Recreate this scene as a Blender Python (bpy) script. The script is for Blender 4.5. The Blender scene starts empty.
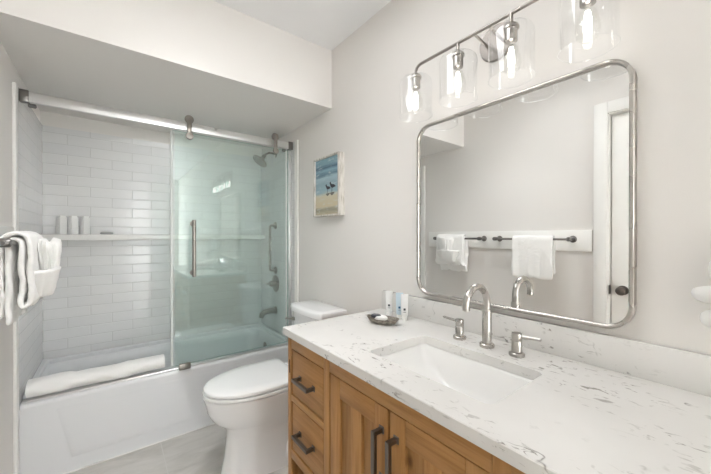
import bpy, bmesh, math, random
from mathutils import Vector, Matrix
random.seed(7)
S = bpy.context.scene
COL = S.collection
PI = math.pi
# ------------------------------------------------------------------ camera
cam_d = bpy.data.cameras.new('camera'); cam = bpy.data.objects.new('camera', cam_d); COL.objects.link(cam)
cam_d.sensor_width = 36.0; cam_d.sensor_fit = 'HORIZONTAL'
cam_d.lens = 317.27 * 36.0 / 711.0
cam_d.clip_start = 0.02
cam.location = (0.0, 0.0, 1.2734)
cam.rotation_euler = (PI/2 - 0.0034, 0.0, -0.6544)
S.camera = cam
# ------------------------------------------------------------------ world, light, exposure
W = bpy.data.worlds.new('world'); S.world = W; W.use_nodes = True
W.node_tree.nodes['Background'].inputs[0].default_value = (0.9, 0.95, 1.0, 1)
W.node_tree.nodes['Background'].inputs[1].default_value = 0.6
S.view_settings.view_transform = 'Standard'; S.view_settings.look = 'None'
S.view_settings.gamma = 1.0; S.view_settings.use_curve_mapping = False
S.view_settings.exposure = 0.15
S.cycles.diffuse_bounces = 10; S.cycles.max_bounces = 16; S.cycles.transparent_max_bounces = 24
BULB_STRENGTH = 10.0
WINDOW_FILL_POWER = 58.0
CEILING_FILL_POWER = 6.0
DOWN_FILL_POWER = 3.8
SHOWER_FILL_POWER = 1.0
def area(name, loc, rot, sx, sy, power, color):
    d = bpy.data.lights.new(name, 'AREA'); d.shape = 'RECTANGLE'; d.size = sx; d.size_y = sy
    d.energy = power; d.color = color
    o = bpy.data.objects.new(name, d); COL.objects.link(o); o.location = loc; o.rotation_euler = rot
    return o
XL, XR, YB, YF, ZC = -0.38, 1.145, 2.96, -3.2, 2.488
YS, ZS = 1.7505, 2.1106          # soffit face, soffit underside
# added area light to fill the room from an invented window behind the camera
area('window_fill_light', (0.65, YF + 0.03, 1.2), (-PI/2, 0, 0), 0.68, 2.2, WINDOW_FILL_POWER, (0.94, 0.975, 1.0))

# unseen fill light added over the middle of the room
area('added_ceiling_fill', (0.35, 0.90, ZC - 0.05), (0, 0, 0), 0.5, 0.5, CEILING_FILL_POWER, (0.97, 0.985, 1.0))
area('added_down_fill', (0.30, 1.30, ZC - 0.04), (0, 0, 0), 0.3, 0.3, DOWN_FILL_POWER, (0.97, 0.985, 1.0)).data.spread = math.radians(105)  # narrower unseen fill, added to brighten the toilet end from above
area('added_shower_fill', (0.38, 2.62, ZS - 0.02), (0, 0, 0), 0.3, 0.2, SHOWER_FILL_POWER, (1.0, 1.0, 1.0))  # weak fill added under the soffit to lift the tub alcove

# ------------------------------------------------------------------ materials
def srgb(r, g, b):
    f = lambda c: ((c/255.0)/12.92 if c/255.0 <= 0.04045 else ((c/255.0+0.055)/1.055)**2.4)
    return (f(r), f(g), f(b), 1.0)
class NT:
    def __init__(s, name):
        s.m = bpy.data.materials.new(name); s.m.use_nodes = True
        s.t = s.m.node_tree; s.b = s.t.nodes['Principled BSDF']
    def n(s, typ, **kw):
        nd = s.t.nodes.new(typ)
        for k, v in kw.items():
            if hasattr(nd, k): setattr(nd, k, v)
        return nd
    def l(s, a, b): s.t.links.new(a, b)
    def math(s, op, a, b=None, clamp=False):
        nd = s.n('ShaderNodeMath', operation=op); nd.use_clamp = clamp
        for i, v in enumerate((a, b)):
            if v is None: continue
            if isinstance(v, (int, float)): nd.inputs[i].default_value = v
            else: s.l(v, nd.inputs[i])
        return nd.outputs[0]
    def coords(s, scale=(1, 1, 1), loc=(0, 0, 0), rot=(0, 0, 0)):
        tc = s.n('ShaderNodeTexCoord'); mp = s.n('ShaderNodeMapping')
        mp.inputs['Scale'].default_value = scale; mp.inputs['Location'].default_value = loc; mp.inputs['Rotation'].default_value = rot
        s.l(tc.outputs['Object'], mp.inputs['Vector']); return mp.outputs[0]
    def noise(s, vec, scale, detail=3, rough=0.5, dist=0.0):
        nd = s.n('ShaderNodeTexNoise'); nd.inputs['Scale'].default_value = scale
        nd.inputs['Detail'].default_value = detail; nd.inputs['Roughness'].default_value = rough
        nd.inputs['Distortion'].default_value = dist
        if vec is not None: s.l(vec, nd.inputs['Vector'])
        return nd
    def ramp(s, fac, stops, interp='LINEAR'):
        nd = s.n('ShaderNodeValToRGB'); cr = nd.color_ramp; cr.interpolation = interp
        while len(cr.elements) < len(stops): cr.elements.new(0.5)
        for e, (p, c) in zip(cr.elements, stops): e.position = p; e.color = c
        s.l(fac, nd.inputs[0]); return nd.outputs[0]
    def mix(s, fac, a, b, blend='MIX'):
        nd = s.n('ShaderNodeMix', data_type='RGBA', blend_type=blend)
        for i, v in ((0, fac), (6, a), (7, b)):
            if isinstance(v, (int, float)): nd.inputs[i].default_value = v
            elif isinstance(v, tuple): nd.inputs[i].default_value = v
            else: s.l(v, nd.inputs[i])
        return nd.outputs[2]
    def bump(s, h, strength=0.2, dist=0.01, inv=False):
        nd = s.n('ShaderNodeBump'); nd.inputs['Strength'].default_value = strength; nd.inputs['Distance'].default_value = dist
        nd.invert = inv; s.l(h, nd.inputs['Height']); s.l(nd.outputs[0], s.b.inputs['Normal'])
    def set(s, color=None, rough=None, metal=None, spec=None, coat=None):
        if color is not None: s.b.inputs['Base Color'].default_value = color
        if rough is not None: s.b.inputs['Roughness'].default_value = rough
        if metal is not None: s.b.inputs['Metallic'].default_value = metal
        if spec is not None: s.b.inputs['Specular IOR Level'].default_value = spec
        if coat is not None: s.b.inputs['Coat Weight'].default_value = coat
        return s
def paint(name, col, rough=0.55, bump=0.05, sc=220):
    k = NT(name).set(col, rough, spec=0.3)
    nz = k.noise(k.coords(), sc, 2); k.bump(nz.outputs[0], bump, 0.002); return k.m
def metal(name, col, rough=0.28, brushed=0.0):
    k = NT(name).set(col, rough, 1.0)
    nz = k.noise(k.coords(), 5, 2)
    k.l(k.ramp(nz.outputs[0], [(0.3, (rough*0.85,)*3+(1,)), (0.7, (rough*1.15,)*3+(1,))]), k.b.inputs['Roughness'])
    return k.m
def porcelain(name, col, rough=0.12):
    k = NT(name).set(col, rough, spec=0.5, coat=0.3)
    nz = k.noise(k.coords(), 3, 1)
    k.l(k.ramp(nz.outputs[0], [(0.3, col), (0.7, tuple(c*0.985 for c in col[:3])+(1,))]), k.b.inputs['Base Color'])
    return k.m
def thin_glass(name, tint, f0=0.045, rough=0.0, gcol=(1, 1, 1, 1)):
    k = NT(name); k.t.nodes.remove(k.b)
    tr = k.n('ShaderNodeBsdfTransparent'); tr.inputs[0].default_value = tint
    gl = k.n('ShaderNodeBsdfGlossy'); gl.inputs['Roughness'].default_value = rough; gl.inputs['Color'].default_value = gcol
    lw = k.n('ShaderNodeLayerWeight'); lw.inputs['Blend'].default_value = 0.5
    p = k.math('POWER', lw.outputs['Facing'], 5.0); f = k.math('MULTIPLY_ADD', p, 1.0-f0)
    f.node.inputs[2].default_value = f0
    mx = k.n('ShaderNodeMixShader'); k.l(f, mx.inputs[0]); k.l(tr.outputs[0], mx.inputs[1]); k.l(gl.outputs[0], mx.inputs[2])
    k.l(mx.outputs[0], k.t.nodes['Material Output'].inputs['Surface']); return k.m
def tile_mat(name, axis):
    k = NT(name).set(rough=0.17, spec=0.5)
    tc = k.n('ShaderNodeTexCoord'); sp = k.n('ShaderNodeSeparateXYZ'); k.l(tc.outputs['Object'], sp.inputs[0])
    cb = k.n('ShaderNodeCombineXYZ'); k.l(sp.outputs[axis], cb.inputs[0]); k.l(sp.outputs['Z'], cb.inputs[1])
    br = k.n('ShaderNodeTexBrick'); k.l(cb.outputs[0], br.inputs['Vector'])
    br.inputs['Scale'].default_value = 1.0; br.inputs['Brick Width'].default_value = 0.246; br.inputs['Row Height'].default_value = 0.0705
    br.inputs['Mortar Size'].default_value = 0.0014; br.inputs['Mortar Smooth'].default_value = 0.2; br.inputs['Bias'].default_value = 0.0
    br.inputs['Color1'].default_value = srgb(226, 226, 226); br.inputs['Color2'].default_value = srgb(221, 221, 222)
    br.inputs['Mortar'].default_value = srgb(204, 204, 203)
    k.l(br.outputs['Color'], k.b.inputs['Base Color'])
    b2 = k.n('ShaderNodeTexBrick'); k.l(cb.outputs[0], b2.inputs['Vector'])
    b2.inputs['Scale'].default_value = 1.0; b2.inputs['Brick Width'].default_value = 0.246; b2.inputs['Row Height'].default_value = 0.0705
    b2.inputs['Mortar Size'].default_value = 0.004; b2.inputs['Mortar Smooth'].default_value = 1.0
    nz = k.noise(tc.outputs['Object'], 9, 2)
    h = k.math('ADD', k.math('MULTIPLY', b2.outputs['Fac'], -1.0), k.math('MULTIPLY', nz.outputs[0], 0.6))
    k.bump(h, 0.3, 0.004); return k.m
def wood_mat(name, axis, tone=1.0):
    k = NT(name).set(rough=0.42, spec=0.35)
    sc = [14, 14, 14]; sc['XYZ'.index(axis)] = 1.1
    v = k.coords(tuple(sc))
    n1 = k.noise(v, 2.2, 5, 0.6, 0.6)
    sc2 = [110, 110, 110]; sc2['XYZ'.index(axis)] = 4
    n2 = k.noise(k.coords(tuple(sc2)), 1.0, 3, 0.6)
    n3 = k.noise(k.coords(), 5.0, 2)
    t = lambda r, g, b: srgb(r*tone, g*tone, b*tone)
    c = k.ramp(n1.outputs[0], [(0.28, t(138, 97, 54)), (0.48, t(173, 129, 79)), (0.72, t(190, 147, 96))])
    c = k.mix(k.math('MULTIPLY', k.ramp(n2.outputs[0], [(0.5, (0, 0, 0, 1)), (0.75, (1, 1, 1, 1))]), 0.35), c, t(116, 76, 40))
    c = k.mix(k.math('MULTIPLY', n3.outputs[0], 0.35), c, t(164, 112, 62))
    sk = [3.2, 3.2, 3.2]; sk['XYZ'.index(axis)] = 1.5
    vo = k.n('ShaderNodeTexVoronoi'); k.l(k.coords(tuple(sk), (0.37, 0.11, 0.52)), vo.inputs['Vector']); vo.inputs['Scale'].default_value = 2.0
    kn = k.ramp(vo.outputs['Distance'], [(0.03, (1, 1, 1, 1)), (0.075, (0, 0, 0, 1))])
    c = k.mix(k.math('MULTIPLY', kn, 0.75), c, t(86, 52, 26))
    k.l(c, k.b.inputs['Base Color']); k.bump(n2.outputs[0], 0.08, 0.002); return k.m
def quartz_mat():
    k = NT('white_quartz').set(rough=0.13, spec=0.5)
    v = k.coords((1, 1, 1), rot=(0.3, 0.2, 0.5))
    w = k.noise(v, 6, 4, 0.6)
    va = k.n('ShaderNodeVectorMath', operation='MULTIPLY_ADD'); k.l(w.outputs['Color'], va.inputs[0]); va.inputs[1].default_value = (0.10,)*3; k.l(v, va.inputs[2])
    n1 = k.noise(va.outputs[0], 4.2, 3, 0.6, 0.3)
    line = k.ramp(k.math('ABSOLUTE', k.math('SUBTRACT', n1.outputs[0], 0.5)), [(0.0, (1, 1, 1, 1)), (0.009, (0, 0, 0, 1))])
    msk = k.ramp(k.noise(v, 13, 3, 0.6).outputs[0], [(0.56, (0, 0, 0, 1)), (0.68, (1, 1, 1, 1))])
    v2 = k.coords((34, 13, 34), rot=(0.2, 0, 0.5))
    n2 = k.noise(v2, 2.0, 3, 0.6, 0.9)
    fl = k.ramp(n2.outputs[0], [(0.60, (0, 0, 0, 1)), (0.65, (1, 1, 1, 1))])
    m2 = k.ramp(k.noise(v, 3.4, 3, 0.6).outputs[0], [(0.46, (0, 0, 0, 1)), (0.60, (1, 1, 1, 1))])
    a = k.math('MULTIPLY', line, msk); b = k.math('MULTIPLY', fl, m2)
    soft = k.ramp(k.noise(v, 2.5, 4).outputs[0], [(0.35, srgb(214, 212, 209)), (0.6, srgb(223, 221, 218))])
    c = k.mix(k.math('MULTIPLY', a, 0.9), soft, srgb(120, 117, 112))
    c = k.mix(k.math('MULTIPLY', b, 0.8), c, srgb(132, 128, 122))
    k.l(c, k.b.inputs['Base Color']); return k.m
def floor_mat():
    k = NT('grey_floor_tile').set(rough=0.3, spec=0.4)
    tc = k.n('ShaderNodeTexCoord'); mp = k.n('ShaderNodeMapping'); k.l(tc.outputs['Object'], mp.inputs['Vector'])
    mp.inputs['Location'].default_value = (-0.235+0.61, -1.76+0.61*3, 0)
    br = k.n('ShaderNodeTexBrick'); k.l(mp.outputs[0], br.inputs['Vector']); br.offset = 0.0
    br.inputs['Scale'].default_value = 1.0; br.inputs['Brick Width'].default_value = 0.61; br.inputs['Row Height'].default_value = 0.61
    br.inputs['Mortar Size'].default_value = 0.0022; br.inputs['Mortar Smooth'].default_value = 0.1
    n = k.noise(k.coords((3.0, 8, 1), rot=(0, 0, 0.2)), 1.2, 6, 0.62, 0.8)
    c = k.ramp(n.outputs[0], [(0.3, srgb(182, 179, 174)), (0.5, srgb(198, 195, 190)), (0.7, srgb(210, 207, 203))])
    k.l(k.mix(br.outputs['Fac'], c, srgb(206, 204, 200)), k.b.inputs['Base Color'])
    k.bump(br.outputs['Fac'], 0.2, 0.002, True); return k.m
def terry(name, col):
    k = NT(name).set(col, 0.9, spec=0.15)
    k.b.inputs['Sheen Weight'].default_value = 0.3
    nz = k.noise(k.coords(), 420, 3, 0.7); n2 = k.noise(k.coords(), 60, 2)
    k.bump(k.math('ADD', nz.outputs[0], n2.outputs[0]), 0.55, 0.006); return k.m
def emit(name, col, s):
    k = NT(name); k.t.nodes.remove(k.b); e = k.n('ShaderNodeEmission'); e.inputs[0].default_value = col; e.inputs[1].default_value = s
    k.l(e.outputs[0], k.t.nodes['Material Output'].inputs['Surface']); return k.m

M = {}
M['wall'] = paint('warm_grey_wall_paint', srgb(228, 224.8, 221.2))
M['ceil'] = paint('white_ceiling_paint', srgb(236, 236, 237))
M['trim'] = paint('white_trim_paint', srgb(238, 237, 234), 0.35, 0.02)
M['tileX'] = tile_mat('white_subway_tile_x', 'X'); M['tileY'] = tile_mat('white_subway_tile_y', 'Y')
M['floor'] = floor_mat()
M['quartz'] = quartz_mat()
M['woodH'] = wood_mat('honey_wood_along_y', 'Y'); M['woodV'] = wood_mat('honey_wood_along_z', 'Z'); M['woodX'] = wood_mat('honey_wood_along_x', 'X')
M['woodP'] = wood_mat('honey_wood_panel', 'Z', 0.93)
M['gap'] = paint('cavity_shade_brown', srgb(74, 52, 34), 0.8)  # dark brown standing in for shade in a cavity
M['nickel'] = metal('brushed_nickel', (0.50, 0.475, 0.445, 1), 0.27)
M['nickel_dark'] = metal('dark_nickel', (0.34, 0.315, 0.29, 1), 0.3)
M['bronze'] = metal('dark_pewter', (0.20, 0.18, 0.165, 1), 0.35)
M['rail'] = metal('brushed_aluminium', (0.86, 0.86, 0.86, 1), 0.32)
M['gunmetal'] = metal('gunmetal', (0.22, 0.21, 0.2, 1), 0.35)
M['chrome'] = metal('chrome', (0.8, 0.8, 0.8, 1), 0.08)
M['porc'] = porcelain('white_porcelain', srgb(241, 241, 242))
M['sink'] = porcelain('white_sink_porcelain', srgb(236, 235, 233), 0.15)
M['acrylic'] = porcelain('white_tub_acrylic', srgb(224, 225, 227), 0.32)
M['seat'] = porcelain('white_seat_plastic', srgb(244, 244, 244), 0.2)
M['towel'] = terry('white_terry', srgb(250, 249, 247))
M['pane'] = thin_glass('green_tinted_glass', (0.957, 0.990, 0.982, 1), 0.05)
M['edge'] = thin_glass('glass_edge', (0.55, 0.75, 0.70, 1), 0.06)
M['seal'] = paint('translucent_seal', srgb(214, 218, 216), 0.3, 0.0)
M['shade'] = thin_glass('clear_shade_glass', (0.965, 0.968, 0.97, 1), 0.05)
M['bulbglass'] = thin_glass('bulb_glass', (0.97, 0.97, 0.96, 1), 0.045)
M['filament'] = emit('lit_filament', (1.0, 0.97, 0.93, 1), BULB_STRENGTH)
M['mirror'] = metal('mirror_silver', (0.93, 0.935, 0.93, 1), 0.0); 
for l_ in list(M['mirror'].node_tree.links):
    if l_.to_socket.name == 'Roughness': M['mirror'].node_tree.links.remove(l_)
M['plastic'] = paint('white_plastic', srgb(240, 240, 238), 0.3, 0.0)
M['bottle'] = paint('white_bottle', srgb(236, 236, 235), 0.35, 0.0)
M['bottlegrey'] = paint('grey_bottle_side', srgb(176, 177, 178), 0.35, 0.0)
M['ink'] = paint('dark_ink', srgb(70, 72, 78), 0.5, 0.0); M['blue'] = paint('pale_blue_ink', srgb(130, 176, 206), 0.5, 0.0)
M['dish'] = None
M['black'] = paint('black_rubber', srgb(34, 32, 31), 0.5, 0.0)
k = NT('grey_stone_dish').set(rough=0.6); nz = k.noise(k.coords((1, 1, 3)), 60, 4, 0.6)
k.l(k.ramp(nz.outputs[0], [(0.35, srgb(92, 86, 78)), (0.6, srgb(150, 143, 132)), (0.75, srgb(178, 172, 162))]), k.b.inputs['Base Color']); k.bump(nz.outputs[0], 0.4, 0.004); M['dish'] = k.m
# beach print
k = NT('beach_print').set(rough=0.5)
tc = k.n('ShaderNodeTexCoord'); sp = k.n('ShaderNodeSeparateXYZ'); k.l(tc.outputs['Object'], sp.inputs[0])
wv = k.noise(k.coords((1, 9, 60)), 1.0, 4, 0.6, 0.8)
hz = k.math('ADD', k.math('DIVIDE', k.math('SUBTRACT', sp.outputs['Z'], 1.41), 0.37), k.math('MULTIPLY', k.math('SUBTRACT', wv.outputs[0], 0.5), 0.10))
base = k.ramp(hz, [(0.0, srgb(190, 178, 150)), (0.10, srgb(150, 146, 130)), (0.16, srgb(204, 192, 162)), (0.34, srgb(206, 198, 174)), (0.42, srgb(150, 178, 188)), (0.56, srgb(146, 170, 180)), (0.66, srgb(168, 192, 200)), (0.72, srgb(92, 120, 138)), (0.78, srgb(138, 172, 188)), (0.84, srgb(78, 106, 126)), (0.90, srgb(128, 160, 174)), (1.0, srgb(136, 170, 182))])
wn = k.noise(k.coords((1, 14, 70), (0.3, 0.1, 0)), 1.0, 3, 0.6, 0.4)
k.l(k.mix(k.math('MULTIPLY', k.ramp(wn.outputs[0], [(0.55, (0, 0, 0, 1)), (0.68, (1, 1, 1, 1))]), 0.5), base, srgb(208, 216, 218)), k.b.inputs['Base Color']); M['print'] = k.m
k = NT('whitewashed_frame').set(rough=0.5); nz = k.noise(k.coords((60, 60, 8)), 1.0, 4, 0.7)
k.l(k.ramp(nz.outputs[0], [(0.32, srgb(158, 152, 144)), (0.5, srgb(206, 202, 195)), (0.7, srgb(226, 223, 218))]), k.b.inputs['Base Color']); M['frame'] = k.m

# ------------------------------------------------------------------ mesh helpers
def box(bm, x0, x1, y0, y1, z0, z1, bev=0.0, seg=2, mi=0):
    vs = [bm.verts.new(p) for p in ((x0,y0,z0),(x1,y0,z0),(x1,y1,z0),(x0,y1,z0),(x0,y0,z1),(x1,y0,z1),(x1,y1,z1),(x0,y1,z1))]
    fs = [bm.faces.new([vs[i] for i in f]) for f in ((3,2,1,0),(4,5,6,7),(0,1,5,4),(1,2,6,5),(2,3,7,6),(3,0,4,7))]
    for f in fs: f.material_index = mi
    if bev > 0:
        es = list({e for f in fs for e in f.edges})
        r = bmesh.ops.bevel(bm, geom=es, offset=bev, segments=seg, profile=0.5, affect='EDGES')
        for f in r['faces']: f.material_index = mi
def loft(bm, loops, cap0=True, cap1=True, close=True, mi=0):
    rows = [[bm.verts.new(p) for p in lp] for lp in loops]
    n = len(rows[0])
    for a, b in zip(rows, rows[1:]):
        for i in range(n if close else n-1):
            f = bm.faces.new((a[i], a[(i+1) % n], b[(i+1) % n], b[i])); f.material_index = mi
    if close and cap0: bm.faces.new(list(reversed(rows[0]))).material_index = mi
    if close and cap1: bm.faces.new(rows[-1]).material_index = mi
    return rows
def lathe(bm, prof, c=(0, 0, 0), axis='z', seg=24, cap0=True, cap1=True, mi=0, sgn=1):
    loops = []
    for r, h in prof:
        lp = []
        for i in range(seg):
            a = 2*PI*i/seg; u, v = r*math.cos(a), r*math.sin(a)
            h_ = h*sgn
            p = {'z': (u, v, h_), 'x': (h_, u, v), 'y': (u, h_, v)}[axis]
            lp.append((p[0]+c[0], p[1]+c[1], p[2]+c[2]))
        loops.append(lp)
    loft(bm, loops, cap0, cap1, mi=mi)
def tube(bm, pts, r, seg=12, cap=True, mi=0):
    pts = [Vector(p) for p in pts]; n = len(pts)
    tang = [(pts[min(i+1, n-1)]-pts[max(i-1, 0)]).normalized() for i in range(n)]
    up = Vector((0, 0, 1)) if abs(tang[0].z) < 0.9 else Vector((1, 0, 0))
    u = tang[0].cross(up).normalized(); loops = []
    for i in range(n):
        u = (u - tang[i]*u.dot(tang[i])).normalized(); v = tang[i].cross(u)
        rr = r[i] if isinstance(r, (list, tuple)) else r
        loops.append([pts[i]+u*(rr*math.cos(2*PI*k/seg))+v*(rr*math.sin(2*PI*k/seg)) for k in range(seg)])
    loft(bm, loops, cap, cap, mi=mi)
def arc(c, r, a0, a1, n, plane):
    out = []
    for i in range(n+1):
        a = a0+(a1-a0)*i/n; u, v = r*math.cos(a), r*math.sin(a)
        out.append({'xz': (c[0]+u, c[1], c[2]+v), 'yz': (c[0], c[1]+u, c[2]+v), 'xy': (c[0]+u, c[1]+v, c[2])}[plane])
    return out
def rr2(cx, cy, w, h, r, n=6):
    out = []
    for sx, sy, a0 in ((1, 1, 0), (-1, 1, PI/2), (-1, -1, PI), (1, -1, 1.5*PI)):
        for i in range(n+1):
            a = a0+PI/2*i/n
            out.append((cx+sx*(w/2-r)+r*math.cos(a), cy+sy*(h/2-r)+r*math.sin(a)))
    return out
def obj(name, bm, mats, parent=None, smooth=True, ang=38, kind=None):
    bmesh.ops.recalc_face_normals(bm, faces=bm.faces)
    if smooth:
        for f in bm.faces: f.smooth = True
        for e in bm.edges:
            if len(e.link_faces) == 2 and e.calc_face_angle(0) > math.radians(ang): e.smooth = False
    me = bpy.data.meshes.new(name); bm.to_mesh(me); bm.free()
    for m in (mats if isinstance(mats, (list, tuple)) else [mats]): me.materials.append(m)
    o = bpy.data.objects.new(name, me); COL.objects.link(o)
    if parent is not None:
        o.parent = parent
        inv = Vector((0, 0, 0)); q = parent
        while q is not None: inv += q.location; q = q.parent
        o.location = -inv
        # keep texture space and mesh in world coordinates: offsets cancel out
    if kind: o['kind'] = kind
    return o
def B(): return bmesh.new()
def tag(o, label, cat, group=None):
    o['label'] = label; o['category'] = cat
    if group: o['group'] = group
    return o
def thing(name, label, cat, loc, group=None):
    o = bpy.data.objects.new(name, None); COL.objects.link(o); o.location = loc; o.empty_display_size = 0.05
    return tag(o, label, cat, group)
def bx(name, mat, parent, *a, bev=0.0, kind=None, seg=2):
    b = B(); box(b, *a, bev=bev, seg=seg); return obj(name, b, mat, parent, kind=kind)

# ------------------------------------------------------------------ room shell
T = 0.10
bx('floor', M['floor'], None, XL-T, XR+T, YF-T, YB+T, -T, 0, kind='structure')
bx('ceiling', M['ceil'], None, XL-T, XR+T, YF-T, YB+T, ZC, ZC+T, kind='structure')
bx('wall_right', M['wall'], None, XR, XR+T, YF-T, YB+T, 0, ZC, kind='structure')
bx('wall_back', M['wall'], None, XL-T, XR+T, YB+0.01, YB+T, 0, ZC, kind='structure')
# left wall with the door opening
DY0, DY1, DZ = -0.12, 0.652, 2.085
b = B()
box(b, XL-T, XL, DY1+.006, YB+T, 0, ZC); box(b, XL-T, XL, YF-T, DY0-.006, 0, ZC); box(b, XL-T, XL, DY0-.006, DY1+.006, DZ+.006, ZC)
obj('wall_left', b, M['wall'], kind='structure')
# wall behind the camera, opening cut for the invented window
WX0, WX1, WZ0, WZ1 = 0.28, 1.02, 0.06, 2.36
b = B()
box(b, XL-T, WX0, YF-T, YF, 0, ZC); box(b, WX1, XR+T, YF-T, YF, 0, ZC); box(b, WX0, WX1, YF-T, YF, 0, WZ0); box(b, WX0, WX1, YF-T, YF, WZ1, ZC)
obj('wall_front', b, M['wall'], kind='structure')
b = B()
for a in ((WX0, WX0+.04, WZ0, WZ1), (WX1-.04, WX1, WZ0, WZ1), (WX0+.04, WX1-.04, WZ0, WZ0+.04), (WX0+.04, WX1-.04, WZ1-.04, WZ1)):
    box(b, a[0], a[1], YF-.07, YF-.03, a[2], a[3])
win = obj('added_window_1', b, M['trim'], kind='structure')  # unseen window frame made up to go with the fill light
bx('pane', M['plastic'], win, WX0+.035, WX1-.035, YF-.055, YF-.045, WZ0+.035, WZ1-.035)  # opaque pane of the invented window
# soffit above the tub
bx('soffit', M['wall'], None, XL, XR, YS, YB+.01, ZS, ZC, kind='structure')
# tile surround
TZ0, TZ1 = 0.40, 2.015
YT = 2.262
bx('tile_back', M['tileX'], None, XL, XR, YB, YB+.012, TZ0, TZ1, kind='structure')
bx('tile_left', M['tileY'], None, XL, XL+.010, YT, YB, TZ0, TZ1, kind='structure')
bx('tile_right', M['tileY'], None, XR-.010, XR, YT, YB, TZ0, TZ1, kind='structure')
# tile edge strips on both end walls
bx('trim_1', M['trim'], None, XL, XL+.013, YT-.05, YT, 0.0, TZ1, bev=.003, kind='structure')
bx('trim_2', M['trim'], None, XR-.013, XR, YT-.05, YT, 0.0, TZ1, bev=.003, kind='structure')
# white board behind the towel bars
b = B(); box(b, XL, XL+.016, 0.74, 2.155, 1.165, 1.315, bev=.003); obj('trim_3', b, M['trim'], kind='structure')
bx('baseboard_left', M['trim'], None, XL, XL+.014, 0.74, YT-.05, 0, .11, bev=.003, kind='structure')
bx('baseboard_right', M['trim'], None, XR-.014, XR, 1.29, YT-.05, 0, .11, bev=.003, kind='structure')
# door with casing in the left wall, seen in the mirror
b = B()
CW = .075
for y0, y1, z0, z1 in ((DY1+.005, DY1+.005+CW, 0, DZ+.08), (DY0-.08, DY0-.005, 0, DZ+.08), (DY0-.005, DY1+.005, DZ+.005, DZ+.08)):
    box(b, XL, XL+.018, y0, y1, z0, z1, bev=.004)
box(b, XL-T+.01, XL+.001, DY1, DY1+.0055, 0, DZ); box(b, XL-T+.01, XL+.001, DY0-.0055, DY0, 0, DZ); box(b, XL-T+.01, XL+.001, DY0, DY1, DZ, DZ+.0055); box(b, XL-T, XL-T+.008, DY0, DY1, 0, DZ)
cas = obj('trim_4', b, M['trim'], kind='structure')
b = B()
DX = XL-.042
# stiles, rails and two recessed panels
y0, y1 = DY0+.004, DY1-.005
st = .105
box(b, DX-.035, DX-.010, y0, y1, .01, DZ-.004)
for a in ((y0, y0+st, .01, DZ-.004), (y1-st, y1, .01, DZ-.004), (y0+st, y1-st, .01, .24), (y0+st, y1-st, .86, 1.0), (y0+st, y1-st, DZ-.12, DZ-.004)):
    box(b, DX-.010, DX, *a, bev=.003)
door = obj('door_1', b, M['trim'], kind='structure')
b = B()
lathe(b, [(.0, 0), (.031, 0), (.031, .008), (.012, .012), (.011, .035), (.024, .042), (.029, .055), (.026, .066), (.012, .073), (.0, .074)], (DX, .585, .915), 'x', 20, False, False)
obj('door_handle', b, M['bronze'], door)
b = B(); box(b, XL-.035, XL-.005, DY1-.004, DY1+.0005, .885, .945)
obj('strike_plate', b, M['bronze'], door)

# ------------------------------------------------------------------ bathtub
AY, TT = 2.287, 0.42
tub = thing('bathtub', 'white alcove bathtub behind the sliding glass shower door', 'bathtub', ((XL+XR)/2, 2.62, 0))
b = B()
xa, xb, ya, yb = XL+.002, XR-.012, AY, YB-.002
def tl(x0, x1, y0, y1, r, z, n=8): return [(p[0], p[1], z) for p in rr2((x0+x1)/2, (y0+y1)/2, x1-x0, y1-y0, r, n)]
loops = [tl(xa, xb, ya, yb, .004, .0), tl(xa, xb, ya, yb, .004, .01), tl(xa, xb, ya, yb, .004, TT-.024), tl(xa, xb, ya, yb, .004, TT-.018), tl(xa+.002, xb-.002, ya+.006, yb-.001, .008, TT-.005), tl(xa+.006, xb-.006, ya+.018, yb-.004, .012, TT),
         tl(xa+.05, xb-.05, ya+.085, yb-.045, .10, TT), tl(xa+.058, xb-.058, ya+.093, yb-.053, .10, TT-.008), tl(xa+.075, xb-.07, ya+.10, yb-.06, .11, TT-.06),
         tl(xa+.16, xb-.10, ya+.125, yb-.085, .12, .16), tl(xa+.22, xb-.13, ya+.15, yb-.11, .12, .09), tl(xa+.30, xb-.2, ya+.2, yb-.16, .1, .07)]
loft(b, loops, True, True)
obj('basin', b, M['acrylic'], tub, ang=50)
# raised lip running round the back and the ends
b = B()
lipo = [(XL+.012, 2.345), (XL+.012, YB-.075), (XL+.012, YB-.014), (XL+.085, YB-.014), (XR-.100, YB-.014), (XR-.024, YB-.014), (XR-.024, YB-.075), (XR-.024, 2.345)]
lipi = [(XL+.036, 2.345), (XL+.036, YB-.085), (XL+.048, YB-.050), (XL+.085, YB-.038), (XR-.100, YB-.038), (XR-.062, YB-.050), (XR-.048, YB-.085), (XR-.048, 2.345)]
z0, z1 = TT-.002, TT+.028
loft(b, [[(o_[0], o_[1], z0), (i_[0], i_[1], z0), (i_[0], i_[1], z1-.006), (i_[0]*.8+o_[0]*.2, i_[1]*.8+o_[1]*.2, z1), (o_[0], o_[1], z1)] for o_, i_ in zip(lipo, lipi)])
obj('tub_lip', b, M['acrylic'], tub)
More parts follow.
